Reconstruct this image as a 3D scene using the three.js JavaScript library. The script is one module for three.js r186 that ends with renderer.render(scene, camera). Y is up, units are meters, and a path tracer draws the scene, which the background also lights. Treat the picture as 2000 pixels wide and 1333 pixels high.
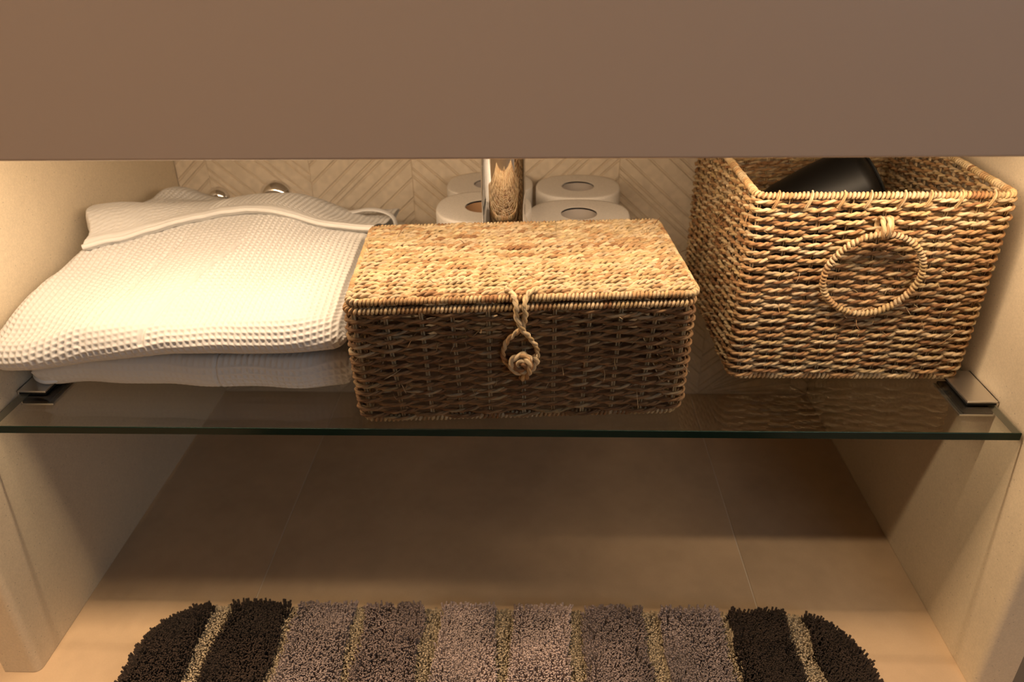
import * as THREE from 'three';
import { RectAreaLightUniformsLib } from 'three/addons/lights/RectAreaLightUniformsLib.js';
import { RoundedBoxGeometry } from 'three/addons/geometries/RoundedBoxGeometry.js';
import { mergeGeometries } from 'three/addons/utils/BufferGeometryUtils.js';

// ------------------------------------------------------------------ camera, lights, exposure
const scene = new THREE.Scene();
scene.background = new THREE.Color(0x0a0a0a);
const V = (x, y, z) => new THREE.Vector3(x, y, z);
const camera = new THREE.PerspectiveCamera(2 * Math.atan(666.5 / 1516) * 180 / Math.PI, 2000 / 1333, 0.02, 20);
camera.position.set(0.5428, 0.7210, 1.1274);
camera.up.set(-0.00321, 0.87676, -0.48092);
camera.lookAt(0.5428 - 0.03256, 0.7210 - 0.48076, 1.1274 - 0.87625);
camera.focus = 0.74; camera.userData.fStop = 6.3;
const EXPOSURE = 1.0;
const STRIP_COLOR = new THREE.Color().setRGB(1, 0.73, 0.475), STRIP_POWER = 79;      // warm strip under the cabinet
const DAY_COLOR = new THREE.Color().setRGB(0.66, 0.83, 1.0), DAY_POWER = 1.9;      // frosted bathroom window
const LAMP_COLOR = new THREE.Color().setRGB(1, 0.70, 0.42), LAMP_POWER = 21;       // warm ceiling panel
RectAreaLightUniformsLib.init();
function areaLight(name, color, power, w, h, pos, target, up) {
  const l = new THREE.RectAreaLight(color, power, w, h);
  l.name = name; l.position.copy(pos); if (up) l.up.copy(up); l.lookAt(target); scene.add(l);
  return l;
}
areaLight('strip_glow', STRIP_COLOR, STRIP_POWER, 0.97, 0.012, V(0.5, 0.5675, 0.497), V(0.5, 0, 0.30), V(0, 0, 1));
areaLight('window_glow', DAY_COLOR, DAY_POWER, 0.9, 1.0, V(1.75, 1.45, 2.37), V(1.75, 1.45, 0));

// ------------------------------------------------------------------ helpers
const G = 0.2891;                                        // top of the glass shelf
let seed = 7;
const rnd = () => { seed = (seed + 0x6D2B79F5) | 0; let t = Math.imul(seed ^ (seed >>> 15), 1 | seed); t = (t + Math.imul(t ^ (t >>> 7), 61 | t)) ^ t; return ((t ^ (t >>> 14)) >>> 0) / 4294967296; };
const rr = (a, b) => a + (b - a) * rnd();
const clamp = (x, a, b) => Math.min(b, Math.max(a, x)), lerp = (a, b, t) => a + (b - a) * t;
const smooth = (a, b, x) => { const t = clamp((x - a) / (b - a), 0, 1); return t * t * (3 - 2 * t); };
const hash2 = (x, y) => { let h = Math.imul(x | 0, 374761393) + Math.imul(y | 0, 668265263); h = Math.imul(h ^ (h >>> 13), 1274126177); return ((h ^ (h >>> 16)) >>> 0) / 4294967296; };
const noise2 = (x, y) => { const i = Math.floor(x), j = Math.floor(y), u = x - i, v = y - j, a = u * u * (3 - 2 * u), b = v * v * (3 - 2 * v); return lerp(lerp(hash2(i, j), hash2(i + 1, j), a), lerp(hash2(i, j + 1), hash2(i + 1, j + 1), a), b); };
const table = (T, x) => { if (x <= T[0][0]) return T[0][1]; for (let i = 1; i < T.length; i++) if (x <= T[i][0]) { const t = (x - T[i - 1][0]) / (T[i][0] - T[i - 1][0]); const s = t * t * (3 - 2 * t); return lerp(T[i - 1][1], T[i][1], 0.5 * t + 0.5 * s); } return T[T.length - 1][1]; };

const used = {};
function numbered(n) { const k = (used[n] = (used[n] ?? -1) + 1); return k ? `${n}_${String(k).padStart(3, '0')}` : n; }
function shadows(o) { o.traverse((c) => { if (c.isMesh) { c.castShadow = true; c.receiveShadow = true; } }); return o; }
function thing(name, label, category, pos = V(0, 0, 0), turn = 0, group) {
  const o = new THREE.Group(); o.name = numbered(name); o.position.copy(pos); o.rotation.y = turn;
  o.userData = { label, category }; if (group) o.userData.group = group;
  scene.add(o); return o;
}
function part(name, geo, mat, parent, label) {
  const m = new THREE.Mesh(geo, mat); m.name = name; m.castShadow = m.receiveShadow = true;
  if (label) m.userData.label = label;
  parent.add(m); return m;
}
function struct(name, geo, mat) { const m = new THREE.Mesh(geo, mat); m.name = name; m.userData.kind = 'structure'; m.castShadow = m.receiveShadow = true; scene.add(m); return m; }
const box = (w, h, d, x, y, z) => new THREE.BoxGeometry(w, h, d).translate(x, y, z);
const rbox = (w, h, d, r, x, y, z, s = 2) => new RoundedBoxGeometry(w, h, d, s, r).translate(x, y, z);
function dataTex(n, fn, srgb = true, rep = 1) {
  const a = new Uint8Array(n * n * 4);
  for (let j = 0; j < n; j++) for (let i = 0; i < n; i++) { const c = fn(i / n, j / n, i, j), k = (j * n + i) * 4; a[k] = clamp(c[0], 0, 1) * 255; a[k + 1] = clamp(c[1], 0, 1) * 255; a[k + 2] = clamp(c[2], 0, 1) * 255; a[k + 3] = 255; }
  const t = new THREE.DataTexture(a, n, n); t.wrapS = t.wrapT = THREE.RepeatWrapping; t.magFilter = THREE.LinearFilter; t.minFilter = THREE.LinearMipmapLinearFilter; t.generateMipmaps = true;
  if (srgb) t.colorSpace = THREE.SRGBColorSpace; t.repeat.set(rep, rep); t.needsUpdate = true; return t;
}
// tiling value noise: period p cells over the unit square
const tnoise = (u, v, p, s = 0) => { const x = u * p, y = v * p, i = Math.floor(x), j = Math.floor(y), a = x - i, b = y - j, f = a * a * (3 - 2 * a), g = b * b * (3 - 2 * b), H = (m, n) => hash2(((m % p) + p) % p + s * 131, ((n % p) + p) % p + s * 57); return lerp(lerp(H(i, j), H(i + 1, j), f), lerp(H(i, j + 1), H(i + 1, j + 1), f), g); };
// uv in metres by dominant normal
function metreUV(geo) {
  const g = geo.index ? geo.toNonIndexed() : geo; const p = g.attributes.position, uv = new Float32Array(p.count * 2);
  g.computeVertexNormals(); const n = g.attributes.normal;
  for (let i = 0; i < p.count; i++) {
    const ax = Math.abs(n.getX(i)), ay = Math.abs(n.getY(i)), az = Math.abs(n.getZ(i));
    if (ax > ay && ax > az) { uv[2 * i] = p.getZ(i); uv[2 * i + 1] = p.getY(i); } else if (ay > az) { uv[2 * i] = p.getX(i); uv[2 * i + 1] = p.getZ(i); } else { uv[2 * i] = p.getX(i); uv[2 * i + 1] = p.getY(i); }
  }
  g.setAttribute('uv', new THREE.BufferAttribute(uv, 2)); return g;
}
const std = (o) => new THREE.MeshStandardMaterial(o), phys = (o) => new THREE.MeshPhysicalMaterial(o);

// ------------------------------------------------------------------ materials
const quartzTex = dataTex(1024, (u, v, i, j) => {
  const f = 0.5 + 0.5 * (0.6 * tnoise(u, v, 12) + 0.4 * tnoise(u, v, 60, 1)), h = hash2(i + 9, j + 3), h2 = hash2((i >> 1) + 77, (j >> 1) + 5), g = tnoise(u, v, 380, 5);
  let k = 0.93 + 0.06 * f + 0.06 * (g - 0.5) + 0.02 * (h - 0.5); if (h2 > 0.9985) k *= 0.72; else if (h2 < 0.004) k *= 1.05;
  return [0.875 * k, 0.815 * k, 0.715 * k];
}); quartzTex.repeat.set(2.2, 2.2);
const M = {};
M.quartz = std({ map: quartzTex, roughness: 0.42 });
const tileTex = dataTex(1024, (u, v, i, j) => {
  const c = 0.5 * tnoise(u, v, 5) + 0.3 * tnoise(u, v, 17, 2) + 0.2 * tnoise(u, v, 70, 3), st = tnoise(u * 1, v, 24, 4), k = 0.86 + 0.13 * c + 0.03 * (st - 0.5) + 0.025 * (hash2(i, j) - 0.5);
  return [0.775 * k, 0.67 * k, 0.55 * k];
}); tileTex.repeat.set(1.4, 1.4);
M.tile = std({ map: tileTex, roughness: 0.45 });
M.grout = std({ color: new THREE.Color().setRGB(0.62, 0.53, 0.42), roughness: 0.9 });
M.paint = std({ color: new THREE.Color().setRGB(0.55, 0.50, 0.44), roughness: 0.85 });
const ribTex = dataTex(256, (u, v, i, j) => { const k = 0.93 + 0.07 * tnoise(u, v, 40) + 0.02 * (hash2(i, j) - 0.5); return [0.89 * k, 0.83 * k, 0.745 * k]; }); ribTex.repeat.set(4, 4);
M.rib = std({ map: ribTex, roughness: 0.6 });
M.lacquer = phys({ color: new THREE.Color().setRGB(0.46, 0.365, 0.305), roughness: 0.32, clearcoat: 1, clearcoatRoughness: 0.06 });
M.carcass = std({ color: new THREE.Color().setRGB(0.55, 0.5, 0.43), roughness: 0.6 });
M.chrome = std({ color: new THREE.Color().setRGB(0.86, 0.86, 0.87), metalness: 1, roughness: 0.045 });
M.steel = std({ color: new THREE.Color().setRGB(0.74, 0.72, 0.69), metalness: 1, roughness: 0.34 });
M.rubber = std({ color: 0x0c0b0a, roughness: 0.8 });
M.glass = phys({ color: new THREE.Color().setRGB(0.965, 0.98, 0.968), transmission: 1, thickness: 0, ior: 1.52, roughness: 0.0 });
M.glassEdge = phys({ color: new THREE.Color().setRGB(0.004, 0.020, 0.014), roughness: 0.2, specularIntensity: 0.5 });
M.glassSide = phys({ color: new THREE.Color().setRGB(0.16, 0.15, 0.11), roughness: 0.25 });
M.black = std({ color: 0x060606, roughness: 0.5 });
M.blackMatte = std({ color: 0x080808, roughness: 0.7 });
const paperTex = dataTex(256, (u, v, i, j) => { const k = 0.95 + 0.05 * tnoise(u, v, 64) - 0.03 * (hash2(i, j) > 0.5); return [0.93 * k, 0.905 * k, 0.87 * k]; }); paperTex.repeat.set(10, 10);
const paperBump = dataTex(256, (u, v) => { const k = 0.5 + 0.25 * Math.sin(u * Math.PI * 2 * 64) + 0.3 * (tnoise(u, v, 60) - 0.5); return [k, k, k]; }, false); paperBump.repeat.set(1, 1);
M.paper = std({ map: paperTex, roughness: 0.95 });
M.cardboard = std({ color: new THREE.Color().setRGB(0.42, 0.24, 0.12), roughness: 0.9 });
M.cardGrey = std({ color: new THREE.Color().setRGB(0.5, 0.44, 0.39), roughness: 0.9 });
M.cotton = std({ color: new THREE.Color().setRGB(0.63, 0.615, 0.59), roughness: 0.95, vertexColors: false });
M.cottonFlat = std({ color: new THREE.Color().setRGB(0.70, 0.685, 0.66), roughness: 0.95 });
const fibre = dataTex(256, (u, v, i, j) => { const k = 0.35 * tnoise(u, v, 8) + 0.65 * tnoise((u * 4) % 1, v, 64, 3); const q = 0.45 + 0.55 * k; return [q, q, q]; }, false);
const ropeBump = dataTex(256, (u, v) => { const k = 0.6 * hash2(Math.floor(v * 26), 3 + Math.floor(u * 3 + v)) + 0.4 * tnoise(u, v, 32, 3); return [k, k, k]; }, false);
M.seagrass = std({ vertexColors: true, roughness: 0.72, bumpMap: ropeBump, bumpScale: 0.0005 });
M.backing = std({ color: new THREE.Color().setRGB(0.16, 0.10, 0.06), roughness: 0.95 });

// ------------------------------------------------------------------ the room
// floor of 60 cm tiles, joints recessed
const floor = struct('floor', box(4.4, 0.05, 3.0, 0.3, -0.0258, 1.2), M.grout);
for (let ix = -3; ix <= 3; ix++) for (let iz = 0; iz < 3; iz++) {
  const x0 = 0.2035 + 0.6 * ix - 0.6, x1 = x0 + 0.6, z0 = -0.05 + 1.2 * iz - 0.12, z1 = Math.min(z0 + 1.2, 2.42);
  if (x1 < -1.5 || x0 > 2.0) continue;
  const a = Math.max(x0, -1.75), b = Math.min(x1, 2.35), g = 0.0004;
  const geo = metreUV(rbox(b - a - 2 * g, 0.01, z1 - z0 - 2 * g, 0.0012, (a + b) / 2, -0.005, (z0 + z1) / 2));
  const uv = geo.attributes.uv; for (let i = 0; i < uv.count; i++) uv.setXY(i, uv.getX(i) + ix * 0.37 + 0.13, uv.getY(i) + iz * 0.21 + ix * 0.51);
  part('tile', geo, M.tile, floor);
}
const wallBack = struct('wall_back', box(4.4, 2.5, 0.05, 0.3, 1.2, -0.0275), M.rib);
// chevron relief: columns 152 mm wide, slanted flat bands of mixed widths with grooves between
{
  const W = 0.1535, X0 = 0.049, slope = 0.915, widths = [0.028, 0.014, 0.026, 0.012, 0.022, 0.03], groove = 0.0034, depth = 0.0030;
  for (let c = -1; c < 7; c++) {
    const xa = X0 + c * W, xb = Math.min(xa + W, 0.9995), up = ((c % 2) + 2) % 2 === 1 ? 1 : -1;   // after a peak the bands fall, after a valley they rise
    const x0 = Math.max(xa, 0.0005); if (xb <= x0) continue;
    let y = -0.22, k = (c + 12) * 3;
    while (y < 0.60) {
      const w = widths[k++ % widths.length], ya = y, yb = y + w * 1.0 - groove; y += w;
      // parallelogram anchored at the column's left edge
      const base = up > 0 ? 0 : W * slope;
      const Y = (x, q) => q + base + up * slope * (x - xa);
      const pts = [[x0, Y(x0, ya)], [xb, Y(xb, ya)], [xb, Y(xb, yb)], [x0, Y(x0, yb)]];
      if (Math.max(...pts.map((p) => p[1])) < 0.004 || Math.min(...pts.map((p) => p[1])) > 0.575) continue;
      const s = new THREE.Shape(pts.map((p) => new THREE.Vector2(p[0], clamp(p[1], 0.001, 0.6))));
      const geo = new THREE.ExtrudeGeometry(s, { depth: depth - 0.0012, bevelEnabled: true, bevelThickness: 0.0012, bevelSize: 0.0010, bevelOffset: -0.0010, bevelSegments: 1 });
      geo.translate(0, 0, -0.0025);
      part('relief_band', geo, M.rib, wallBack);
    }
  }
}
struct('wall_left', box(0.05, 2.5, 2.6, -1.775, 1.2, 1.2), M.paint);
struct('ceiling', box(4.4, 0.05, 2.6, 0.3, 2.425, 1.2), M.paint);
struct('wall_right', box(0.05, 2.5, 2.6, 2.375, 1.2, 1.2), M.paint);
{ // wall behind the camera with the window opening
  const z = 2.445, d = 0.05;
  struct('wall_front', mergeGeometries([box(3.07, 2.5, d, -0.265, 1.2, z), box(0.15, 2.5, d, 2.325, 1.2, z), box(0.98, 0.93, d, 1.76, 0.415, z), box(0.98, 0.5, d, 1.76, 2.2, z)]), M.paint);
  const win = struct('window_1', mergeGeometries([box(1.0, 0.05, 0.06, 1.75, 0.92, z), box(1.0, 0.05, 0.06, 1.75, 1.965, z), box(0.05, 1.05, 0.06, 1.29, 1.44, z), box(0.05, 1.05, 0.06, 2.23, 1.44, z)]), std({ color: 0xe8e6e2, roughness: 0.5 }));
  part('pane', box(0.92, 1.02, 0.012, 1.75, 1.44, 2.44), std({ color: 0xdddddd, emissive: DAY_COLOR, emissiveIntensity: 1.2, roughness: 0.6 }), win);
}
{
  const t = thing('ceiling_lamp', 'small round warm downlight in the ceiling in front of the vanity', 'ceiling lamp', V(0.05, 2.4, 0.80));
  part('housing', new THREE.LatheGeometry([[0.032, -0.004], [0.045, -0.004], [0.047, -0.002], [0.047, 0]].map((p) => new THREE.Vector2(p[0], p[1])), 32), M.carcass, t);
  part('diffuser', new THREE.CylinderGeometry(0.032, 0.032, 0.003, 32).translate(0, -0.0025, 0), std({ color: 0xffffff, emissive: LAMP_COLOR, emissiveIntensity: 3 }), t);
  const l = new THREE.SpotLight(LAMP_COLOR, LAMP_POWER, 0, 1.0, 0.6, 2); l.name = 'downlight'; l.castShadow = true; l.shadow.radius = 5;
  l.position.set(0.05, 2.39, 0.80); l.target.position.set(0.22, 0, 0.78); scene.add(l); scene.add(l.target); l.target.name = 'downlight_target';
}

// ------------------------------------------------------------------ vanity: stone sides, cabinet, strip light
function sidePanel(label, xIn, dir) {
  const t = thing('vanity_side_panel', label, 'side panel', V(xIn, 0, 0));
  const w = 0.0425, zf = 0.5725, r = 0.008, s = new THREE.Shape();
  // plan outline; the inner front arris is rounded
  s.moveTo(0, 0); s.lineTo(0, zf - r); s.absarc(dir * r, zf - r, r, dir > 0 ? Math.PI : 0, Math.PI / 2, dir > 0); s.lineTo(dir * (w - 0.003), zf); s.lineTo(dir * w, zf - 0.003); s.lineTo(dir * w, 0); s.closePath();
  const geo = new THREE.ExtrudeGeometry(s, { depth: 0.83, bevelEnabled: false, curveSegments: 10 });
  geo.rotateX(Math.PI / 2).translate(0, 0.8305, 0);
  const pos = geo.attributes.position; // keep uv in metres
  const n = geo.attributes.normal, uv = geo.attributes.uv;
  for (let i = 0; i < pos.count; i++) { if (Math.abs(n.getX(i)) > 0.7) uv.setXY(i, pos.getZ(i) + dir * 0.31, pos.getY(i)); else uv.setXY(i, pos.getX(i) + dir * 0.2, pos.getY(i)); }
  part('panel', geo, M.quartz, t);
}
sidePanel('beige speckled stone side panel at the left end of the vanity, beside the robes', -0.0003, -1);
sidePanel('beige speckled stone side panel at the right end of the vanity, beside the open basket', 1.0003, 1);
{
  const t = thing('vanity_cabinet', 'taupe gloss vanity cabinet hanging above the glass shelf', 'cabinet', V(0.5, 0.58, 0));
  part('carcass', rbox(0.996, 0.25, 0.528, 0.002, 0, 0.125, 0.266), M.carcass, t);
  part('drawer_front', rbox(0.996, 0.27, 0.020, 0.0022, 0, 0.1187, 0.5505 + 0.0030, 4), M.lacquer, t).userData.label = 'glossy taupe drawer front';
}
{
  const t = thing('light_strip', 'slim warm light strip under the vanity cabinet', 'light', V(0.5, 0.58, 0.497));
  part('channel', mergeGeometries([box(0.99, 0.003, 0.018, 0, -0.0015, 0), box(0.99, 0.009, 0.0015, 0, -0.0045, 0.0085), box(0.99, 0.009, 0.0015, 0, -0.0045, -0.0085)]), M.steel, t);
  part('diffuser', box(0.98, 0.002, 0.014, 0, -0.008, 0), std({ color: 0xffffff, emissive: STRIP_COLOR, emissiveIntensity: 4 }), t);
}

// ------------------------------------------------------------------ glass shelf and brackets
{
  const t = thing('glass_shelf', 'clear glass shelf with green edge spanning between the stone panels', 'shelf', V(0.5, G - 0.008, 0));
  part('pane', mergeGeometries([new THREE.PlaneGeometry(0.9925, 0.4965).rotateX(-Math.PI / 2).translate(0, 0.008, 0.02 + 0.4965 / 2), new THREE.PlaneGeometry(0.9925, 0.4965).rotateX(Math.PI / 2).translate(0, 0, 0.02 + 0.4965 / 2)]), M.glass, t);
  part('front_edge', rbox(0.995, 0.0081, 0.0016, 0.0007, 0, 0.004, 0.5168), M.glassEdge, t, 'polished dark green front edge');
  for (const d of [-1, 1]) part('side_edge', rbox(0.0010, 0.0081, 0.4965, 0.0004, d * 0.4968, 0.004, 0.02 + 0.4965 / 2), M.glassSide, t);
}
function bracket(label, x, dir, z) {   // a metal channel screwed to the panel that grips the glass; dir points into the niche
  const t = thing('shelf_bracket', label, 'bracket', V(x, G - 0.013, z));
  const w = 0.031, d = 0.060, mk = 0.0022;
  part('upper_plate', rbox(w, mk, d, 0.0006, dir * w / 2, 0.0164, 0), M.steel, t);
  part('lower_plate', rbox(w + 0.004, mk, d, 0.0006, dir * (w + 0.004) / 2, 0.001, 0), M.steel, t);
  part('back_plate', rbox(mk, 0.0175, d, 0.0006, dir * mk / 2, 0.00875, 0), M.steel, t);
  part('gasket', mergeGeometries([box(w - 0.003, 0.0021, d - 0.001, dir * (w / 2 + 0.001), 0.0142, 0), box(w - 0.001, 0.0024, d - 0.001, dir * (w / 2 + 0.001), 0.0034, 0)]), M.rubber, t);
}
bracket('small steel shelf bracket on the left stone panel under the robes', 0.0005, 1, 0.430);
bracket('small steel shelf bracket on the right stone panel beside the open basket', 0.9995, -1, 0.440);

// ------------------------------------------------------------------ seagrass rope
const STRAW = [[0.50, 0.37, 0.20], [0.45, 0.315, 0.15], [0.56, 0.42, 0.245], [0.42, 0.255, 0.115], [0.50, 0.375, 0.225]], BROWN = [[0.31, 0.165, 0.065], [0.25, 0.12, 0.045], [0.37, 0.215, 0.095]];
function mixCol(pal, q) { const a = pal[Math.floor(q * 0.999 * pal.length)]; return a; }
// twisted rope along a list of points; every strand a tube with its own tones
function rope(pts, o) {
  const { r = 0.00145, off = 0.0010, strands = 2, pitch = 0.0145, sides = 6, up = V(0, 1, 0), brown = 0.25, phase = 0, closed = false, flat = 1, tone = 1, endTaper = false } = o;
  const P = [], N = [], C = [], U = [], I = [], n = pts.length, t = V(0, 0, 0), a = V(0, 0, 0), b = V(0, 0, 0), c = V(0, 0, 0);
  const S = [0]; for (let i = 1; i < n; i++) S.push(S[i - 1] + pts[i].distanceTo(pts[i - 1]));
  const L = S[n - 1], turns = Math.max(1, Math.round(L / pitch)), k2 = closed ? 2 * Math.PI * turns / L : 2 * Math.PI / pitch;
  for (let k = 0; k < strands; k++) {
    const nz = Math.floor(rnd() * 9999), start = P.length / 3; let prevA = null;
    let col = rnd() < brown ? mixCol(BROWN, rnd()) : mixCol(STRAW, rnd()), next = 0.008 + rnd() * 0.03, target = col, cur = col.slice();
    for (let i = 0; i < n; i++) {
      const p = pts[i], q0 = pts[Math.max(0, i - 1)], q1 = pts[Math.min(n - 1, i + 1)];
      if (closed && (i === 0 || i === n - 1)) t.subVectors(pts[1], pts[n - 2]).normalize(); else t.subVectors(q1, q0).normalize();
      a.crossVectors(t, up).normalize(); b.crossVectors(a, t);
      const ph = phase + k * 2 * Math.PI / strands + k2 * S[i] + 0.7 * (noise2(S[i] * 40, nz) - 0.5);
      c.copy(p).addScaledVector(a, Math.cos(ph) * off).addScaledVector(b, Math.sin(ph) * off);
      let rad = r * (0.84 + 0.36 * noise2(S[i] * 130, nz + 7)); if (endTaper) rad *= clamp(Math.min(S[i], L - S[i]) / 0.006 + 0.25, 0, 1);
      if (S[i] > next) { next = S[i] + 0.012 + rnd() * 0.05; target = rnd() < brown ? mixCol(BROWN, rnd()) : mixCol(STRAW, rnd()); }
      for (let m = 0; m < 3; m++) cur[m] += (target[m] - cur[m]) * 0.35;
      const fl = tone * (0.78 + 0.42 * noise2(S[i] * 260, nz + 31));
      for (let j = 0; j <= sides; j++) {
        const th = j / sides * 2 * Math.PI + ph * 0.5, nx = Math.cos(th), ny = Math.sin(th);
        const ex = a.x * nx + b.x * ny * flat, ey = a.y * nx + b.y * ny * flat, ez = a.z * nx + b.z * ny * flat;
        P.push(c.x + ex * rad, c.y + ey * rad, c.z + ez * rad); N.push(a.x * nx + b.x * ny, a.y * nx + b.y * ny, a.z * nx + b.z * ny);
        const st = fl * (0.86 + 0.26 * hash2(j * 7 + k, nz + (S[i] * 60 | 0)));
        C.push(cur[0] * st, cur[1] * st, cur[2] * st); U.push(S[i] * 30, j / sides);
      }
    }
    const w = sides + 1;
    for (let i = 0; i < n - 1; i++) for (let j = 0; j < sides; j++) { const q = start + i * w + j; I.push(q, q + w, q + 1, q + 1, q + w, q + w + 1); }
  }
  const g = new THREE.BufferGeometry();
  g.setAttribute('position', new THREE.Float32BufferAttribute(P, 3)); g.setAttribute('normal', new THREE.Float32BufferAttribute(N, 3)); g.setAttribute('color', new THREE.Float32BufferAttribute(C, 3)); g.setAttribute('uv', new THREE.Float32BufferAttribute(U, 2)); g.setIndex(I);
  return g;
}
// rounded rectangle outline: points with outward normals, sampled by length; starts at the middle of the back
function outline(hw, hd, rc, step) {
  const segs = [], out = []; const A = hw - rc, B = hd - rc;
  const line = (x0, z0, x1, z1, nx, nz) => segs.push({ len: Math.hypot(x1 - x0, z1 - z0), f: (t) => [lerp(x0, x1, t), lerp(z0, z1, t), nx, nz] });
  const arc = (cx, cz, a0) => segs.push({ len: rc * Math.PI / 2, f: (t) => { const a = a0 - t * Math.PI / 2; return [cx + rc * Math.cos(a), cz + rc * Math.sin(a), Math.cos(a), Math.sin(a)]; } });
  // clockwise seen from above with z towards the viewer
  line(0, -hd, A * -1, -hd, 0, -1); segs.push({ len: rc * Math.PI / 2, f: (t) => { const a = -Math.PI / 2 - t * Math.PI / 2; return [-A + rc * Math.cos(a), -B + rc * Math.sin(a), Math.cos(a), Math.sin(a)]; } });
  line(-hw, -B, -hw, B, -1, 0); arc(-A, B, Math.PI); line(-A, hd, A, hd, 0, 1); arc(A, B, Math.PI / 2); line(hw, B, hw, -B, 1, 0); arc(A, -B, 0); line(A, -hd, 0, -hd, 0, -1);
  const L = segs.reduce((s, q) => s + q.len, 0), n = Math.round(L / step); let k = 0, acc = 0;
  for (let i = 0; i <= n; i++) { const s = L * i / n; while (k < segs.length - 1 && s > acc + segs[k].len) { acc += segs[k].len; k++; } const q = segs[k].f(clamp((s - acc) / segs[k].len, 0, 1)); out.push({ x: q[0], z: q[1], nx: q[2], nz: q[3], s }); }
  out.L = L; return out;
}
// wrapped rim: a core with a cord wound round it
function wrapped(pts, core, cord, pitch, o = {}) {
  const up = o.up ?? V(0, 1, 0), S = [0]; for (let i = 1; i < pts.length; i++) S.push(S[i - 1] + pts[i].distanceTo(pts[i - 1]));
  const L = S[S.length - 1], per = 9, turns = Math.round(L / pitch), path = []; let k = 0; const t = V(0, 0, 0), a = V(0, 0, 0), b = V(0, 0, 0), p = V(0, 0, 0);
  for (let i = 0; i <= turns * per; i++) {
    const s = L * i / (turns * per); while (k < S.length - 2 && s > S[k + 1]) k++;
    const f = (s - S[k]) / (S[k + 1] - S[k] || 1); p.lerpVectors(pts[k], pts[k + 1], f); t.subVectors(pts[k + 1], pts[k]).normalize(); a.crossVectors(t, up).normalize(); b.crossVectors(a, t);
    const ph = i / per * 2 * Math.PI + 0.9 * (noise2(s * 60, 5) - 0.5), R = core * (0.9 + 0.22 * noise2(s * 90, 9));
    path.push(p.clone().addScaledVector(a, Math.cos(ph) * R).addScaledVector(b, Math.sin(ph) * R));
  }
  const cordGeo = rope(path, { strands: 1, off: 0, r: cord, sides: 5, up: V(0.31, 0.12, 0.94), brown: o.brown ?? 0.12, tone: o.tone ?? 1 });
  const coreGeo = rope(pts, { strands: 1, off: 0, r: core * 1.0, sides: 6, up, brown: 0.6, tone: 0.7 });
  return mergeGeometries([cordGeo, coreGeo]);
}
const pathAt = (out, y, e = 0) => out.map((q) => V(q.x + q.nx * e, y, q.z + q.nz * e));
// loose stray fibres standing off the faces
function fibres(n, place, len = 0.02) {
  const gs = [];
  for (let i = 0; i < n; i++) {
    const { p, d } = place(); const q = V(rr(-1, 1), rr(-1, 1), rr(-1, 1)).multiplyScalar(0.7).add(d).normalize(), l = len * rr(0.35, 1), pts = [];
    const bend = V(rr(-1, 1), rr(-1, 0.4), rr(-1, 1)).multiplyScalar(l * 0.5);
    for (let k = 0; k <= 6; k++) { const f = k / 6; pts.push(p.clone().addScaledVector(q, l * f).addScaledVector(bend, f * f)); }
    gs.push(rope(pts, { strands: 1, off: 0, r: rr(0.00025, 0.0005), sides: 4, up: V(0.2, 0.9, 0.3), brown: 0.2, endTaper: true }));
  }
  return mergeGeometries(gs);
}
// plain-woven basket walls: each row one twisted rope that passes before and behind the stakes
function wovenWalls(t, o) {
  const { dims, y0, y1, pitch, amp, step, stakeGap, r, off, brown } = o, rows = Math.round((y1 - y0) / pitch);
  const [mw, md] = dims((y0 + y1) / 2), per = 2 * (mw + md) * 2; let ns = Math.round(per / stakeGap); if (ns % 2) ns++;
  for (let i = 0; i < rows; i++) {
    const y = lerp(y0, y1, (i + 0.5) / rows), [hw, hd] = dims(y), ol = outline(hw, hd, 0.009, step), sg = Math.floor(rnd() * 999);
    const pts = ol.map((q) => {
      const f = q.s / ol.L, back = q.nz < -0.5 ? 1 : 1, w = Math.cos(Math.PI * (f * ns + i)), e = amp * Math.sign(w) * Math.pow(Math.abs(w), 0.75) + 0.0010 * (noise2(q.s * 45, sg) - 0.5);
      const yy = y + 0.0016 * (noise2(q.s * 30 + 3, sg + 50) - 0.5) + 0.0012 * (noise2(q.s * 8, i * 0.3) - 0.5);
      return V(q.x + q.nx * e, yy, q.z + q.nz * e * back);
    });
    pts[pts.length - 1].copy(pts[0]);
    part('woven_row', rope(pts, { r: r * rr(0.94, 1.1), off, pitch: (o.twist ?? 0.0142) * rr(0.9, 1.15), phase: rnd() * 6, brown, sides: o.sides ?? 6, closed: true, tone: o.tone ?? 1 }), M.seagrass, t);
  }
  const [a0, b0] = dims(y0), [a1, b1] = dims(y1), o0 = outline(a0, b0, 0.009, 0.004), o1 = outline(a1, b1, 0.009, 0.004);
  for (let k = 0; k < ns; k++) {
    const i0 = Math.round(k / ns * (o0.length - 1)), i1 = Math.round(k / ns * (o1.length - 1)), p = V(o0[i0].x, y0 - 0.002, o0[i0].z), q = V(o1[i1].x, y1 + 0.002, o1[i1].z), g = [];
    for (const e of [-0.0011, 0.0011]) { const pts = []; for (let m = 0; m <= 14; m++) pts.push(V(0, 0, 0).lerpVectors(p, q, m / 14).add(V(o0[i0].nz * e, 0, -o0[i0].nx * e))); g.push(rope(pts, { strands: 1, off: 0, r: 0.0011, sides: 5, up: V(o0[i0].nx, 0, o0[i0].nz), brown: 0.1, tone: 1.05 })); }
    part('stake', mergeGeometries(g), M.seagrass, t);
  }
}
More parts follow.
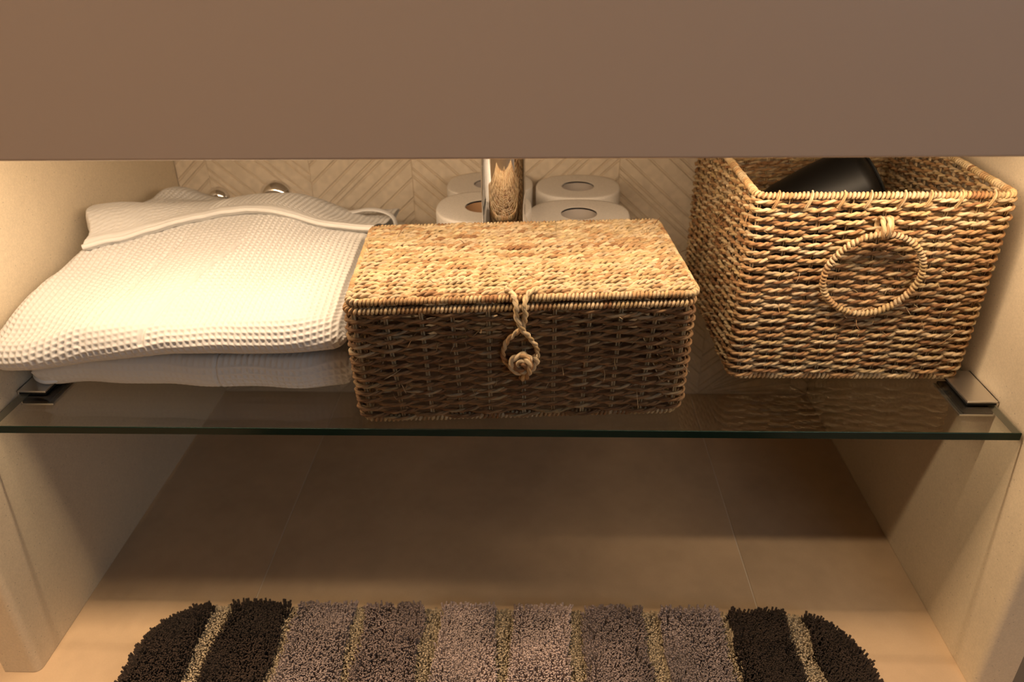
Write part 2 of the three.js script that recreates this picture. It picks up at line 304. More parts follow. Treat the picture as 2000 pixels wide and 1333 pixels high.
function wovenSheet(hw, hd, y, pitch, amp, r, off, stakeGap, step, name, t, brown, tone) {  // flat weave, rows along x
  const rows = Math.round(2 * hd / pitch);
  for (let i = 0; i < rows; i++) {
    const z = lerp(-hd, hd, (i + 0.5) / rows), sg = Math.floor(rnd() * 999), n = Math.round(2 * hw / step), pts = [];
    for (let k = 0; k <= n; k++) { const x = lerp(-hw, hw, k / n), w = Math.cos(Math.PI * (x / stakeGap + i)); pts.push(V(x, y + amp * w + 0.0012 * (noise2(x * 50, sg) - 0.5), z + 0.0028 * (noise2(x * 32, sg + 9) - 0.5))); }
    part(name, rope(pts, { r: r * rr(0.92, 1.14), off, pitch: 0.0135 * rr(0.9, 1.2), phase: rnd() * 6, brown, sides: 6, up: V(0, 0.3, 1), tone }), M.seagrass, t);
  }
}

// ------------------------------------------------------------------ lidded basket
{
  const t = thing('lidded_basket', 'rectangular seagrass basket with closed lid and knotted loop, middle of the glass shelf', 'basket', V(0.5225, G + 0.0008, 0.4165), 0.065);
  const H = 0.131, dims = (y) => { const f = clamp(y / H, 0, 1); return [lerp(0.1555, 0.1545, f) - 0.0045 * Math.pow(Math.max(0, 1 - f * 5), 2), lerp(0.084, 0.0925, f) - 0.003 * Math.pow(Math.max(0, 1 - f * 5), 2)]; };
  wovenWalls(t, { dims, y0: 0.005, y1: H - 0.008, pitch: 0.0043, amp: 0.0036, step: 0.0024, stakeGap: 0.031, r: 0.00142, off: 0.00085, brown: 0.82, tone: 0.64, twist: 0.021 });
  const [bw, bd] = dims(0), [tw, td] = dims(H);
  part('bottom_rim', wrapped(pathAt(outline(bw, bd, 0.010, 0.004), 0.0042, 0), 0.0022, 0.0015, 0.0042, { brown: 0.3 }), M.seagrass, t);
  part('top_rim', wrapped(pathAt(outline(tw + 0.001, td + 0.001, 0.010, 0.004), H - 0.0045, 0), 0.0023, 0.0014, 0.0038), M.seagrass, t);
  part('base', rbox(2 * bw - 0.01, 0.003, 2 * bd - 0.01, 0.001, 0, 0.004, 0), M.backing, t);
  const lid = new THREE.Group(); lid.name = 'lid'; lid.position.set(0.0022, H + 0.003, -0.0015); t.add(lid);
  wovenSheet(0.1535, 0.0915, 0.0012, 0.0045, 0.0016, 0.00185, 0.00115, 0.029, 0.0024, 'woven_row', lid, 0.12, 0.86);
  part('rim', wrapped(pathAt(outline(0.1555, 0.0935, 0.009, 0.004), 0.0005, 0), 0.0022, 0.0014, 0.0036, { brown: 0.08 }), M.seagrass, lid);
  part('loose_fibre', fibres(60, () => ({ p: V(rr(-0.15, 0.15), 0.003, rr(-0.09, 0.09)), d: V(rr(-1, 1), 0.45, rr(-1, 1)) }), 0.016), M.seagrass, lid).userData.kind = 'stuff';
  part('loose_fibre', fibres(60, () => ({ p: V(rr(-0.15, 0.15), rr(0.035, 0.12), 0.089), d: V(rr(-1, 1), -0.4, 0.7) }), 0.016), M.seagrass, t).userData.kind = 'stuff';
  // closing loop: a doubled cord from the lid rim that opens round the knot
  const zf = 0.0985, kx = -0.0015, ky = 0.0785, curve = (a, n) => new THREE.CatmullRomCurve3(a.map((p) => V(p[0], p[1], p[2]))).getSpacedPoints(n);
  const loop = curve([[kx - 0.012, H + 0.0085, 0.082], [kx - 0.006, H + 0.0085, 0.094], [kx - 0.0035, H + 0.002, zf + 0.002], [kx - 0.003, H - 0.010, zf + 0.004], [kx + 0.001, H - 0.020, zf + 0.0055], [kx + 0.009, H - 0.032, zf + 0.003], [kx + 0.0155, H - 0.046, zf - 0.001], [kx + 0.0135, H - 0.060, zf - 0.002], [kx + 0.003, H - 0.0675, zf - 0.002], [kx - 0.009, H - 0.064, zf - 0.002], [kx - 0.0155, H - 0.052, zf - 0.001], [kx - 0.013, H - 0.038, zf + 0.0005], [kx - 0.006, H - 0.0285, zf + 0.002], [kx + 0.0015, H - 0.021, zf + 0.003], [kx + 0.0045, H - 0.010, zf + 0.004], [kx + 0.004, H + 0.002, zf + 0.0025], [kx + 0.008, H + 0.0095, 0.094], [kx + 0.016, H + 0.0095, 0.086]], 130);
  part('closing_loop', rope(loop, { r: 0.0017, off: 0.0010, pitch: 0.014, up: V(0, 0, 1), brown: 0.05, sides: 7, tone: 1.02 }), M.seagrass, t);
  // round knot: a rope wound in a domed spiral and crossed over the middle
  const sp = []; for (let i = 0; i <= 120; i++) { const f = i / 120, a = -f * 2 * Math.PI * 2.15 + 0.6, rad = lerp(0.0128, 0.0022, f); sp.push([kx + 0.0015 + rad * Math.cos(a), ky - 0.0035 + rad * Math.sin(a) * 0.98, zf + 0.003 + 0.0085 * f + 0.0012 * Math.sin(a * 1.5)]); }
  const k1 = rope(curve(sp, 120), { r: 0.0022, off: 0.0013, pitch: 0.016, up: V(0, 0, 1), brown: 0.12, sides: 7 });
  const k2 = rope(curve([[kx + 0.001, ky - 0.022, zf + 0.001], [kx + 0.005, ky - 0.016, zf + 0.008], [kx + 0.0075, ky - 0.006, zf + 0.0125], [kx + 0.006, ky + 0.003, zf + 0.011], [kx + 0.001, ky + 0.0065, zf + 0.006]], 40), { r: 0.0019, off: 0.0012, pitch: 0.016, up: V(0, 0, 1), brown: 0.12, sides: 7 });
  part('knot', mergeGeometries([k1, k2]), M.seagrass, t);
}

// ------------------------------------------------------------------ open basket with a ring handle
{
  const t = thing('open_basket', 'tall open seagrass basket with a ring handle, right end of the glass shelf', 'basket', V(0.8605, G + 0.0008, 0.2925), 0.004);
  const H = 0.2065, dims = (y) => { const f = clamp(y / H, 0, 1); return [lerp(0.1185, 0.1165, f) - 0.004 * Math.pow(Math.max(0, 1 - f * 8), 2), lerp(0.131, 0.141, f) - 0.002 * Math.pow(Math.max(0, 1 - f * 8), 2)]; };
  wovenWalls(t, { dims, y0: 0.006, y1: H - 0.006, pitch: 0.00435, amp: 0.0033, step: 0.0026, stakeGap: 0.029, r: 0.00155, off: 0.00100, brown: 0.42, tone: 0.94, twist: 0.0168 });
  const [bw, bd] = dims(0), [tw, td] = dims(H);
  part('bottom_rim', wrapped(pathAt(outline(bw, bd, 0.010, 0.004), 0.0048, 0), 0.0025, 0.0017, 0.0044, { brown: 0.16 }), M.seagrass, t);
  part('top_rim', wrapped(pathAt(outline(tw, td, 0.010, 0.004), H - 0.0035, 0), 0.0025, 0.0014, 0.0038, { brown: 0.08 }), M.seagrass, t);
  part('base', rbox(2 * bw - 0.008, 0.004, 2 * bd - 0.008, 0.001, 0, 0.004, 0), M.backing, t);
  // slips of rush that tie the rim to the weave
  for (let k = 0; k < 8; k++) {
    const x = -0.098 + k * 0.0275 + rr(-0.003, 0.003), z = td + 0.0035;
    const pts = [V(x - 0.003, H - 0.0145, z - 0.001), V(x - 0.001, H - 0.008, z + 0.0015), V(x + 0.001, H - 0.002, z + 0.001), V(x + 0.002, H + 0.0005, z - 0.004)];
    part('rim_tie', rope(new THREE.CatmullRomCurve3(pts).getSpacedPoints(10), { strands: 2, off: 0.0007, r: 0.0009, pitch: 0.05, up: V(0, 0, 1), brown: 0.05, sides: 5 }), M.seagrass, t);
  }
  // ring handle hanging from a tie
  const rc = V(0.0005, 0.1265, 0), ringR = 0.0445, pts = []; const faceZ = (y) => dims(y)[1] + 0.0035;
  for (let i = 0; i <= 150; i++) { const a = i / 150 * 2 * Math.PI + Math.PI / 2, y = rc.y + ringR * 0.98 * Math.sin(a); pts.push(V(rc.x + ringR * (1 + 0.03 * Math.sin(2 * a + 1)) * Math.cos(a), y, faceZ(y) + 0.0065 + 0.004 * Math.sin(a))); }
  part('ring_handle', wrapped(pts, 0.0021, 0.0015, 0.0040, { up: V(0, 0, 1), brown: 0.10 }), M.seagrass, t);
  const tie = []; for (let i = 0; i <= 60; i++) { const a = i / 60 * 2 * Math.PI * 2.6; tie.push([rc.x - 0.001 + 0.0035 * Math.cos(a * 0.5) + 0.003 * (i / 60 - 0.5), rc.y + ringR + 0.004 + 0.0095 * Math.cos(a), faceZ(0.17) + 0.0065 + 0.0075 * Math.sin(a)]); }
  part('handle_tie', rope(new THREE.CatmullRomCurve3(tie.map((p) => V(...p))).getSpacedPoints(90), { r: 0.0016, off: 0.0008, pitch: 0.02, up: V(0, 0, 1), brown: 0.1, sides: 6 }), M.seagrass, t);
  part('loose_fibre', fibres(130, () => rnd() < 0.55 ? { p: V(rr(-0.115, 0.115), rr(0.035, 0.19), faceZ(0.1) - 0.004), d: V(rr(-1, 1), -0.3, 0.7) } : { p: V(-0.119, rr(0.02, 0.19), rr(-0.12, 0.13)), d: V(-0.7, -0.3, rr(-1, 1)) }, 0.016), M.seagrass, t).userData.kind = 'stuff';
}

// ------------------------------------------------------------------ hair dryer lying in the open basket
{
  const t = thing('hair_dryer', 'black hair dryer lying tilted inside the open basket', 'hair dryer', V(0.921, 0.4535, 0.25));
  const ax = V(-0.875, -0.485, 0.02).normalize(), q = new THREE.Quaternion().setFromUnitVectors(V(0, 1, 0), ax);
  const prof = [[0, -0.002], [0.030, 0], [0.041, 0.006], [0.0445, 0.016], [0.045, 0.06], [0.043, 0.10], [0.036, 0.130], [0.031, 0.142], [0.030, 0.150], [0, 0.150]].map((p) => new THREE.Vector2(p[0], p[1]));
  const b = part('barrel', new THREE.LatheGeometry(prof, 40), M.black, t); b.quaternion.copy(q);
  const noz = part('nozzle', new THREE.LatheGeometry([[0.0305, 0.148], [0.0335, 0.152], [0.033, 0.176], [0.029, 0.182], [0, 0.182]].map((p) => new THREE.Vector2(p[0], p[1])), 32), M.blackMatte, t); noz.quaternion.copy(q);
  const gr = []; for (let k = 0; k < 5; k++) gr.push(new THREE.TorusGeometry(0.008 + 0.006 * k, 0.0011, 6, 32).rotateX(Math.PI / 2).translate(0, -0.002, 0));
  const grille = part('intake_grille', mergeGeometries(gr), M.blackMatte, t); grille.quaternion.copy(q);
  const hd = new THREE.CatmullRomCurve3([V(-0.055, -0.055, 0), V(-0.045, -0.085, -0.015), V(-0.025, -0.115, -0.03), V(-0.01, -0.138, -0.04)]);
  part('handle', new THREE.TubeGeometry(hd, 20, 0.017, 16), M.black, t);
}

// ------------------------------------------------------------------ chrome bottle trap, wall valves
{
  const t = thing('bottle_trap', 'polished chrome drain trap standing between the rolls and the lidded basket', 'drain pipe', V(0.5045, G + 0.004, 0.2885));
  const r = 0.0248;
  part('cup', new THREE.LatheGeometry([[0, 0], [0.018, 0.0005], [0.0228, 0.003], [r, 0.008], [r, 0.22], [0.0225, 0.2235], [0.0225, 0.226], [r + 0.001, 0.228], [r + 0.001, 0.246], [0.018, 0.249], [0.0165, 0.284]].map((p) => new THREE.Vector2(p[0], p[1])), 64), M.chrome, t);
  part('outlet_pipe', new THREE.TubeGeometry(new THREE.LineCurve3(V(0, 0.237, -0.02), V(0, 0.237, -0.285)), 4, 0.016, 32), M.chrome, t);
  part('wall_flange', new THREE.CylinderGeometry(0.032, 0.034, 0.006, 40).rotateX(Math.PI / 2).translate(0, 0.237, -0.2815), M.chrome, t);
}
function valve(label, x, y, R) {
  const t = thing('angle_valve', label, 'valve', V(x, y, 0.001));
  part('wall_flange', new THREE.LatheGeometry([[0, 0.014], [R * 0.5, 0.0135], [R * 0.8, 0.009], [R, 0.001], [R, 0]].map((p) => new THREE.Vector2(p[0], p[1])), 40).rotateX(Math.PI / 2), M.chrome, t);
  part('body', new THREE.CylinderGeometry(R * 0.42, R * 0.42, 0.04, 24).rotateX(Math.PI / 2).translate(0, 0, 0.026), M.chrome, t);
  part('knob', new THREE.LatheGeometry([[0, 0.062], [R * 0.45, 0.061], [R * 0.6, 0.056], [R * 0.62, 0.048], [R * 0.5, 0.044], [0, 0.044]].map((p) => new THREE.Vector2(p[0], p[1])), 24).rotateX(Math.PI / 2), M.chrome, t);
  part('outlet', new THREE.CylinderGeometry(R * 0.35, R * 0.35, 0.035, 20).translate(0, -0.02, 0.03), M.chrome, t);
}
valve('chrome wall valve peeking out behind the robes, nearer the middle', 0.147, 0.3525, 0.0245);
valve('chrome wall valve behind the robes, nearer the left panel', 0.058, 0.3505, 0.0175);

// ------------------------------------------------------------------ toilet rolls
function roll(label, x, z, rx, rz, h, hole, coreMat, tilt = 0, turn = 0, y = G) {
  const t = thing('toilet_roll', label, 'toilet roll', V(x, y + 0.0006, z), turn, 'toilet rolls standing at the back of the glass shelf'); t.rotation.x = tilt;
  const ns = 72, ex = 2.35, ring = (s, yy, jit = 0) => { const a = []; for (let i = 0; i <= ns; i++) { const th = i / ns * 2 * Math.PI, c = Math.cos(th), q = Math.sin(th), k = Math.pow(Math.pow(Math.abs(c), ex) + Math.pow(Math.abs(q), ex), -1 / ex); a.push([rx * s * k * c, yy + jit * Math.sin(th * 3 + s * 30), rz * s * k * q]); } return a; };
  const circ = (r0, yy) => { const a = []; for (let i = 0; i <= ns; i++) { const th = i / ns * 2 * Math.PI; a.push([r0 * Math.cos(th), yy, r0 * Math.sin(th)]); } return a; };
  const mixr = (f, yy) => { const A = circ(hole, yy), B = ring(1, yy); return A.map((p, i) => [lerp(p[0], B[i][0], f), yy, lerp(p[2], B[i][2], f)]); };
  const sheet = (rings) => { const P = [], I = [], U = []; rings.forEach((R, j) => R.forEach((p, i) => { P.push(...p); U.push(i / ns * 0.36, p[1] + (j * 0.004)); })); for (let j = 0; j < rings.length - 1; j++) for (let i = 0; i < ns; i++) { const q = j * (ns + 1) + i; I.push(q, q + ns + 1, q + 1, q + 1, q + ns + 1, q + ns + 2); } const g = new THREE.BufferGeometry(); g.setAttribute('position', new THREE.Float32BufferAttribute(P, 3)); g.setAttribute('uv', new THREE.Float32BufferAttribute(U, 2)); g.setIndex(I); g.computeVertexNormals(); return g; };
  const rings = [mixr(0, 0), mixr(0.6, 0), ring(0.985, 0), ring(1, 0.003)]; for (let k = 1; k < 8; k++) rings.push(ring(1 + 0.002 * Math.sin(k * 2.1), lerp(0.003, h - 0.004, k / 7))); rings.push(ring(0.994, h - 0.0015), ring(0.975, h));
  for (let k = 12; k >= 0; k--) rings.push(mixr(k / 13.2, h + (k % 2 ? 0.0005 : -0.0004)));
  part('paper', sheet(rings), M.paper, t);
  part('core', new THREE.CylinderGeometry(hole, hole, h - 0.003, 48, 1, true).translate(0, h / 2 - 0.001, 0), coreMat, t);
}
roll('toilet roll with grey core, front right of the four behind the lidded basket', 0.595, 0.1865, 0.0640, 0.0555, 0.100, 0.0228, M.cardGrey);
roll('toilet roll with grey core, back right of the four, against the wall', 0.5985, 0.0735, 0.0585, 0.0535, 0.100, 0.0222, M.cardGrey);
roll('toilet roll with brown cardboard core, front left of the four, half behind the chrome pipe', 0.4750, 0.190, 0.0600, 0.0610, 0.111, 0.0235, M.cardboard);
roll('toilet roll mostly hidden behind the chrome pipe, back left of the four, against the wall', 0.4755, 0.0665, 0.0600, 0.0560, 0.102, 0.0222, M.cardGrey);

// ------------------------------------------------------------------ waffle robes
const CELL = 0.0062;
function waffle(u, w, a) { const cu = Math.abs(Math.cos(Math.PI * u / CELL)), cw = Math.abs(Math.cos(Math.PI * w / CELL)); return a * (Math.pow(Math.max(cu, cw), 3) - 0.6); }
// a cloth sheet from a point function f(s, v), pushed along its normal by d(s, v, point)
function cloth(nx, nv, f, d) {
  const P = [], q = V(0, 0, 0), W = nv + 1; for (let i = 0; i <= nx; i++) for (let j = 0; j <= nv; j++) P.push(f(i / nx, j / nv));
  const at = (i, j) => P[clamp(i, 0, nx) * W + clamp(j, 0, nv)], len = new Float32Array((nx + 1) * W);
  for (let i = 0; i <= nx; i++) for (let j = 1; j <= nv; j++) len[i * W + j] = len[i * W + j - 1] + at(i, j).distanceTo(at(i, j - 1));
  const A = new Float32Array((nx + 1) * W * 3), a = V(0, 0, 0), b = V(0, 0, 0);
  for (let i = 0; i <= nx; i++) for (let j = 0; j <= nv; j++) {
    a.subVectors(at(i + 1, j), at(i - 1, j)); b.subVectors(at(i, j + 1), at(i, j - 1)); q.crossVectors(a, b); if (q.lengthSq() > 1e-16) q.normalize(); else q.set(0, 0, 0);
    const p = at(i, j), e = d(p, len[i * W + j], i / nx, j / nv); const k = (i * W + j) * 3; A[k] = p.x + q.x * e; A[k + 1] = p.y + q.y * e; A[k + 2] = p.z + q.z * e;
  }
  const I = []; for (let i = 0; i < nx; i++) for (let j = 0; j < nv; j++) { const k = i * W + j; I.push(k, k + W, k + 1, k + 1, k + W, k + W + 1); }
  const g = new THREE.BufferGeometry(); g.setAttribute('position', new THREE.BufferAttribute(A, 3)); g.setIndex(I); g.computeVertexNormals(); return g;
}
// height of the upper robe's top above the glass
const TOPZ = [[0.04, 0.070], [0.08, 0.083], [0.12, 0.096], [0.18, 0.1115], [0.24, 0.116], [0.28, 0.113], [0.32, 0.1075], [0.37, 0.1005], [0.42, 0.094], [0.45, 0.088], [0.475, 0.078]];
const topY = (x, z) => Math.max(G + 0.076, G + table(TOPZ, z) + 0.020 * Math.exp(-Math.pow((x - 0.035) / 0.038, 2) - Math.pow((z - 0.10) / 0.045, 2)) + 0.004 * Math.exp(-Math.pow((x - 0.21) / 0.06, 2) - Math.pow((z - 0.20) / 0.09, 2)) - 0.032 * smooth(0.22, 0.34, x) * (1 - smooth(0.18, 0.32, z)) + 0.0035 * (noise2(x * 22, z * 22 + 4) - 0.5) + 0.003 * Math.sin(x * 38 + z * 21) * smooth(0.3, 0.42, z));
const seamA = (z) => table([[0.30, 0.205], [0.38, 0.183], [0.44, 0.166], [0.49, 0.155]], z), seamB = (z) => table([[0.30, 0.135], [0.40, 0.118], [0.49, 0.098]], z);
{
  const t = thing('bathrobe', 'folded white waffle bathrobe lying uppermost on the stack at the left of the shelf', 'bathrobe', V(0, 0, 0));
  const xa = 0.004, xb = 0.3535;
  const zf = (x) => table([[0.004, 0.497], [0.05, 0.497], [0.11, 0.487], [0.18, 0.474], [0.25, 0.477], [0.35, 0.466]], x) + 0.003 * Math.sin(x * 45);
  const base = (x) => G + table([[0.0, 0.043], [0.08, 0.044], [0.18, 0.0500], [0.25, 0.0485], [0.35, 0.051]], x);
  const key = new Map();
  const prof = (x) => { const k = Math.round(x * 1e5); if (key.has(k)) return key.get(k); const z = zf(x), b = base(x), h = (zz) => topY(x, zz), pts = [[0.26, b - 0.001], [0.34, b - 0.001], [z - 0.05, b - 0.0005], [z - 0.018, b + 0.0015], [z - 0.004, b + 0.0095], [z, b + 0.019], [z - 0.011, lerp(b + 0.019, h(z - 0.028), 0.80)], [z - 0.028, h(z - 0.028)], [z - 0.05, h(z - 0.05)]];
    const ze = 0.06 + 0.09 * smooth(0.19, 0.33, x); for (let zz = z - 0.08; zz > ze; zz -= 0.03) pts.push([zz, h(zz)]); pts.push([ze - 0.018, h(ze) - 0.012], [ze - 0.026, b + 0.014], [ze - 0.015, b]);
    const c = new THREE.CatmullRomCurve3(pts.map((p) => V(0, p[1], p[0])), false, 'centripetal').getSpacedPoints(200); key.set(k, c); return c; };
  const f = (s, v) => { const x = lerp(xa, xb, s), c = prof(x), q = v * 200, i = Math.min(199, Math.floor(q)), p = V(0, 0, 0).lerpVectors(c[i], c[i + 1], q - i); const m = G + 0.068, rl = 0.022, rt = 0.016; let g = 1; if (x - xa < rl) g = Math.sqrt(Math.max(0, 1 - Math.pow(1 - (x - xa) / rl, 2))); if (xb - x < rt) g = Math.min(g, Math.sqrt(Math.max(0, 1 - Math.pow(1 - (xb - x) / rt, 2)))); p.y = m + (p.y - m) * (0.02 + 0.98 * g); p.z = 0.25 + (p.z - 0.25) * (0.97 + 0.03 * g); p.x = x + 0.012 * smooth(0.42, 0.30, p.z) * (1 - s) - 0.02 * s * s * smooth(0.22, 0.08, p.z); return p; };
  const d = (p, w, s) => { const onTop = p.y > G + 0.07 ? 1 : 0, a = seamA(p.z), b2 = seamB(p.z); let am = 0.0024; if (onTop && p.x > b2 && p.x < a) am *= 0.55; let e = waffle(p.x, w, am); if (onTop && p.z > 0.30) { const dx = p.x - a, db = p.x - b2; e = lerp(e, 0.0004, Math.exp(-Math.pow(dx / 0.003, 2))) - 0.0030 * Math.exp(-Math.pow(dx / 0.0019, 2)); e -= 0.0013 * Math.exp(-Math.pow(db / 0.0022, 2)); } return e; };
  part('body', cloth(350, 620, f, d), M.cotton, t);
  // turned-over band across the back with a plain piped edge
  const front = [[0.036, 0.333], [0.064, 0.314], [0.095, 0.289], [0.12, 0.271], [0.14, 0.261], [0.165, 0.245], [0.19, 0.240], [0.25, 0.250], [0.30, 0.262], [0.352, 0.276]];
  const fc = (s) => { const x = lerp(0.036, 0.352, s); return [x, table(front, x)]; };
  const back = (x) => table([[0.03, 0.235], [0.08, 0.215], [0.13, 0.19], [0.2, 0.13], [0.28, 0.12], [0.352, 0.10]], x);
  const fy = (x, z) => topY(x, z);
  const fl = (s, v) => { const [x, z0] = fc(s), z1 = back(x), left = 1 - smooth(0.036, 0.15, x), th = 0.0100 + 0.003 * left; let z, y, q = 0; // underside first, round the front edge, then the top
    if (v < 0.28) { q = 1 - v / 0.28; z = lerp(z0 - 0.003, z1, q); y = fy(x, z) + 0.0005; }
    else if (v < 0.36) { const k = (v - 0.28) / 0.08 * Math.PI; z = z0 - 0.003 + 0.004 * Math.sin(k); y = fy(x, z0) + 0.0005 + (1 - Math.cos(k)) / 2 * th; }
    else { q = (v - 0.36) / 0.64; z = lerp(z0 - 0.003, z1, q); y = fy(x, z) + 0.0005 + th * (1 - 0.9 * Math.pow(q, 6)) + 0.014 * left * smooth(0, 0.5, q) * (1 - Math.pow(q, 5)); }
    const m = fy(x, z) + th * 0.5, e = Math.min(1, Math.sqrt(Math.max(0, 1 - Math.pow(1 - Math.min(1, s / 0.012), 2)))); return V(x - 0.025 * left * Math.min(1, q * 1.2) + 0.004 * left * Math.sin(q * 9), m + (y - m) * (0.05 + 0.95 * e), z); };
  part('folded_band', cloth(330, 260, fl, (p, w, s, v) => waffle(p.x + 0.002, w, s < 0.36 ? 0.0006 : 0.0012) * smooth(0.36, 0.44, v)), M.cotton, t);
  const pip = []; for (let i = 0; i <= 90; i++) { const [x, z] = fc(i / 90); pip.push(V(x, topY(x, z) + 0.0070, z + 0.0012)); }
  part('piping', new THREE.TubeGeometry(new THREE.CatmullRomCurve3(pip), 180, 0.0030, 8), M.cottonFlat, t);
  const lp = new THREE.CatmullRomCurve3([V(0.285, 0.384, 0.168), V(0.305, 0.3865, 0.17), V(0.321, 0.3895, 0.17), V(0.339, 0.388, 0.17), V(0.353, 0.381, 0.17), V(0.358, 0.371, 0.173), V(0.352, 0.356, 0.18)]), sh = new THREE.Shape(); sh.absellipse(0, 0, 0.0055, 0.0016, 0, 2 * Math.PI);
  part('hanging_loop', new THREE.ExtrudeGeometry(sh, { steps: 40, extrudePath: lp, curveSegments: 8 }), M.cottonFlat, t);
}
{
  const t = thing('bathrobe', 'folded white waffle bathrobe lying underneath, directly on the glass shelf', 'bathrobe', V(0, 0, 0));
  const xa = 0.020, xb = 0.3535, H = 0.0395;
  const zf = (x) => table([[0.02, 0.454], [0.10, 0.452], [0.17, 0.456], [0.25, 0.458], [0.30, 0.458], [0.353, 0.450]], x) + 0.0015 * Math.sin(x * 70);
  const f = (s, v) => { const x = lerp(xa, xb, s), z = zf(x), b = G + 0.0022 + 0.0018 * noise2(x * 30, 3) + 0.0015 * Math.exp(-Math.pow((x - 0.10) / 0.05, 2)); let y, zz;
    if (v < 0.12) { zz = lerp(0.05, z - 0.014, v / 0.12); y = b; } else if (v < 0.62) { const q = (v - 0.12) / 0.5 * Math.PI; zz = z - 0.014 + 0.014 * Math.sin(q); y = b + (1 - Math.cos(q)) / 2 * (G + H - b); } else { zz = lerp(z - 0.014, 0.05, (v - 0.62) / 0.38); y = G + H; }
    const m = G + 0.024; let g = 1; if (x - xa < 0.02) g = Math.sqrt(Math.max(0, 1 - Math.pow(1 - (x - xa) / 0.02, 2))); if (xb - x < 0.012) g = Math.sqrt(Math.max(0, 1 - Math.pow(1 - (xb - x) / 0.012, 2))); return V(x, m + (y - m) * (0.03 + 0.97 * g), zz); };
  part('body', cloth(330, 150, f, (p, w, s, v) => { const xs = p.x - 0.2145; return (v > 0.1 && v < 0.7 ? waffle(p.x, p.y * 1.0 + 0.4 * p.z, p.x > 0.2145 ? 0.0014 : 0.0006) : 0) - 0.0016 * Math.exp(-Math.pow(xs / 0.0010, 2)); }), M.cotton, t);
  // one corner of the robe droops over the bracket
  const g2 = (s, v) => { const a = v * 2 * Math.PI, x = lerp(0.006, 0.044, s), e = Math.pow(Math.max(0, Math.sin(Math.PI * s)), 0.45), r = 0.0062 * e; return V(x, G + 0.0098 + r * Math.sin(a) + 0.002 * s, 0.432 + 0.014 * s + r * 2.2 * Math.cos(a)); };
  part('drooping_corner', cloth(40, 24, g2, (p, w) => 0), std({ color: new THREE.Color().setRGB(0.70, 0.74, 0.80), roughness: 0.95 }), t, 'pale blue drooping corner');
}

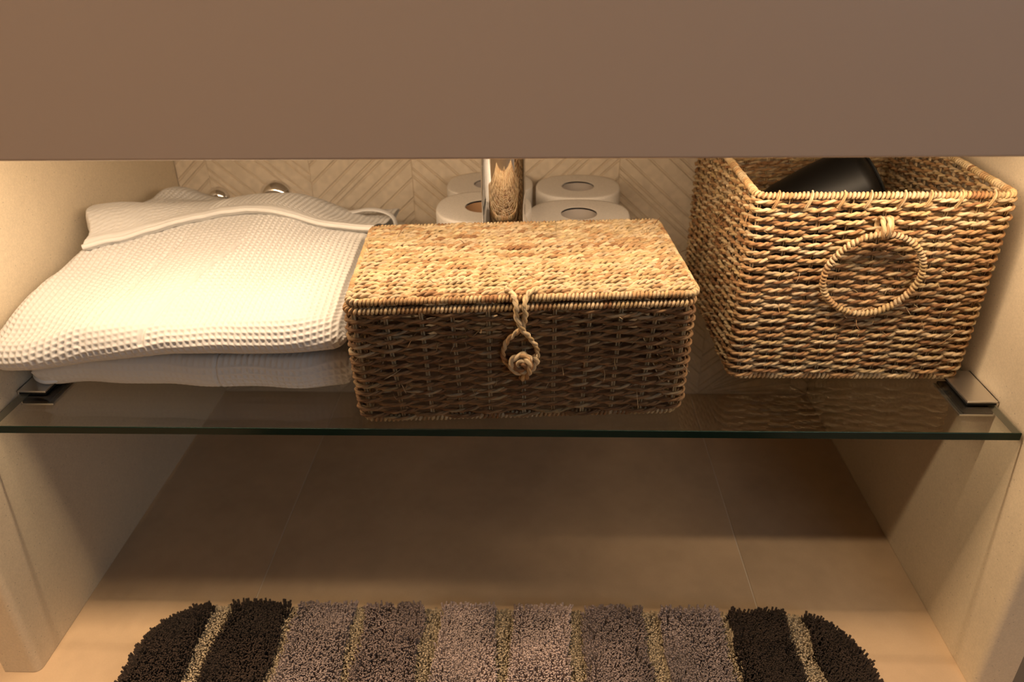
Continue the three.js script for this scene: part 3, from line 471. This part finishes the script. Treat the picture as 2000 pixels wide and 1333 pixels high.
// ------------------------------------------------------------------ bath mat
{
  const t = thing('bath_mat', 'thick rounded bath mat with dark and pale grey stripes on the floor', 'bath mat', V(0.499, 0, 0.75));
  const X0 = 0.104 - 0.499, X1 = 0.896 - 0.499, Z0 = -0.264, Z1 = 0.25, R = 0.075;
  const s = new THREE.Shape(); s.moveTo(X0 + R, -Z0); s.lineTo(X1 - R, -Z0); s.absarc(X1 - R, -Z0 - R, R, Math.PI / 2, 0, true); s.lineTo(X1, -Z1 + R); s.absarc(X1 - R, -Z1 + R, R, 0, -Math.PI / 2, true); s.lineTo(X0 + R, -Z1); s.absarc(X0 + R, -Z1 + R, R, -Math.PI / 2, -Math.PI, true); s.lineTo(X0, -Z0 - R); s.absarc(X0 + R, -Z0 - R, R, Math.PI, Math.PI / 2, true);
  part('backing', new THREE.ExtrudeGeometry(s, { depth: 0.004, bevelEnabled: false, curveSegments: 16 }).rotateX(-Math.PI / 2), M.backing, t);
  const inside = (x, z, e) => { if (x < X0 + e || x > X1 - e || z < Z0 + e || z > Z1 - e) return false; const cx = x < X0 + R ? X0 + R : x > X1 - R ? X1 - R : x, cz = z < Z0 + R ? Z0 + R : z > Z1 - R ? Z1 - R : z; return Math.hypot(x - cx, z - cz) <= R - e; };
  const DARK = [0.030, 0.019, 0.014], MID = [0.26, 0.205, 0.195], LIGHT = [0.41, 0.325, 0.305], STRIPE = [0.35, 0.285, 0.20];
  const bands = [[-1, 0.167, DARK], [0.188, 0.255, DARK], [0.267, 0.333, MID], [0.349, 0.415, [0.21, 0.16, 0.15]], [0.433, 0.497, LIGHT], [0.516, 0.580, LIGHT], [0.597, 0.662, [0.22, 0.172, 0.165]], [0.684, 0.750, [0.25, 0.20, 0.195]], [0.762, 0.825, DARK], [0.845, 2, DARK]];
  const tuftGeo = new THREE.CylinderGeometry(0.82, 1, 1, 5, 2, false); { const p = tuftGeo.attributes.position; for (let i = 0; i < p.count; i++) if (Math.abs(p.getY(i)) < 0.1) p.setX(i, p.getX(i) * 1.15 + 0.15); tuftGeo.translate(0, 0.5, 0); tuftGeo.computeVertexNormals(); }
  const tuftMat = std({ color: 0xffffff, roughness: 1 });
  const pile = (name, x0, x1, hgt, rad, space, far, colour, label) => {
    const mats = [], cols = [], m4 = new THREE.Matrix4(), q = new THREE.Quaternion(), e = new THREE.Euler(), c = new THREE.Color();
    const a = Math.max(x0 - 0.499, X0), b = Math.min(x1 - 0.499, X1);
    for (let z = Z0; z < Z1;) {
      const sp = z < -0.09 ? space : far;
      for (let x = a; x < b; x += sp) {
        const px = x + sp * rr(-0.5, 0.5), pz = z + sp * rr(-0.5, 0.5); if (!inside(px, pz, 0.003)) continue;
        const edge = inside(px, pz, 0.007) ? 0 : 1, sd = Math.min(px - a, b - px) < 0.006 ? 1 : 0;
        const out = V(clamp(px / 0.4, -1, 1), 0, pz < 0 ? -1 : 1);
        const nx = noise2(px * 34 + 40, pz * 34 + 7) - 0.5, nz = noise2(px * 30 + 9, pz * 30 + 70) - 0.5;
        e.set(nz * 0.55 + rr(-0.2, 0.2) + (edge ? out.z * rr(0, 0.8) : 0), rnd() * 6.3, nx * 0.55 + rr(-0.2, 0.2) - (edge ? out.x * 0.5 : 0) + (sd ? (px - a < 0.006 ? 0.16 : -0.16) : 0), 'XZY'); q.setFromEuler(e);
        const k = sp / space, h = hgt * (edge ? rr(0.72, 0.98) : rr(0.9, 1.06));
        m4.compose(V(px, 0.003, pz), q, V(rad * k * rr(0.8, 1.2) * (1 + 0.7 * edge), h, rad * k * rr(0.8, 1.2) * (1 + 0.7 * edge))); mats.push(m4.clone());
        const nap = name === 'low_pile_stripe' ? rr(0.45, 1.5) : (0.62 + 0.55 * noise2(px * 26 + 3, pz * 26) + 0.25 * noise2(px * 90, pz * 90)) * rr(0.75, 1.2);
        cols.push(c.setRGB(colour[0] * nap, colour[1] * nap, colour[2] * nap).clone());
      }
      z += sp;
    }
    const im = new THREE.InstancedMesh(tuftGeo, tuftMat, mats.length); mats.forEach((m, i) => { im.setMatrixAt(i, m); im.setColorAt(i, cols[i]); });
    im.name = name; im.userData.kind = 'stuff'; if (label) im.userData.label = label; im.castShadow = im.receiveShadow = true; t.add(im);
  };
  bands.forEach(([x0, x1, c]) => pile('pile_band', x0 + 0.0032, x1 - 0.0032, 0.019, 0.00085, 0.0015, 0.0042, c, c === DARK ? 'dark charcoal pile band' : c === LIGHT ? 'pale grey pile band' : 'mid grey pile band'));
  for (let i = 0; i < 9; i++) pile('low_pile_stripe', bands[i][1] - 0.002, bands[i + 1][0] + 0.002, 0.011, 0.0009, 0.0016, 0.0042, STRIPE, 'beige flecked low stripe');
}

// ------------------------------------------------------------------ hand over
const renderer = new THREE.WebGLRenderer({ antialias: true });
renderer.toneMapping = THREE.LinearToneMapping;
renderer.toneMappingExposure = EXPOSURE;
renderer.shadowMap.enabled = true;
renderer.render(scene, camera);
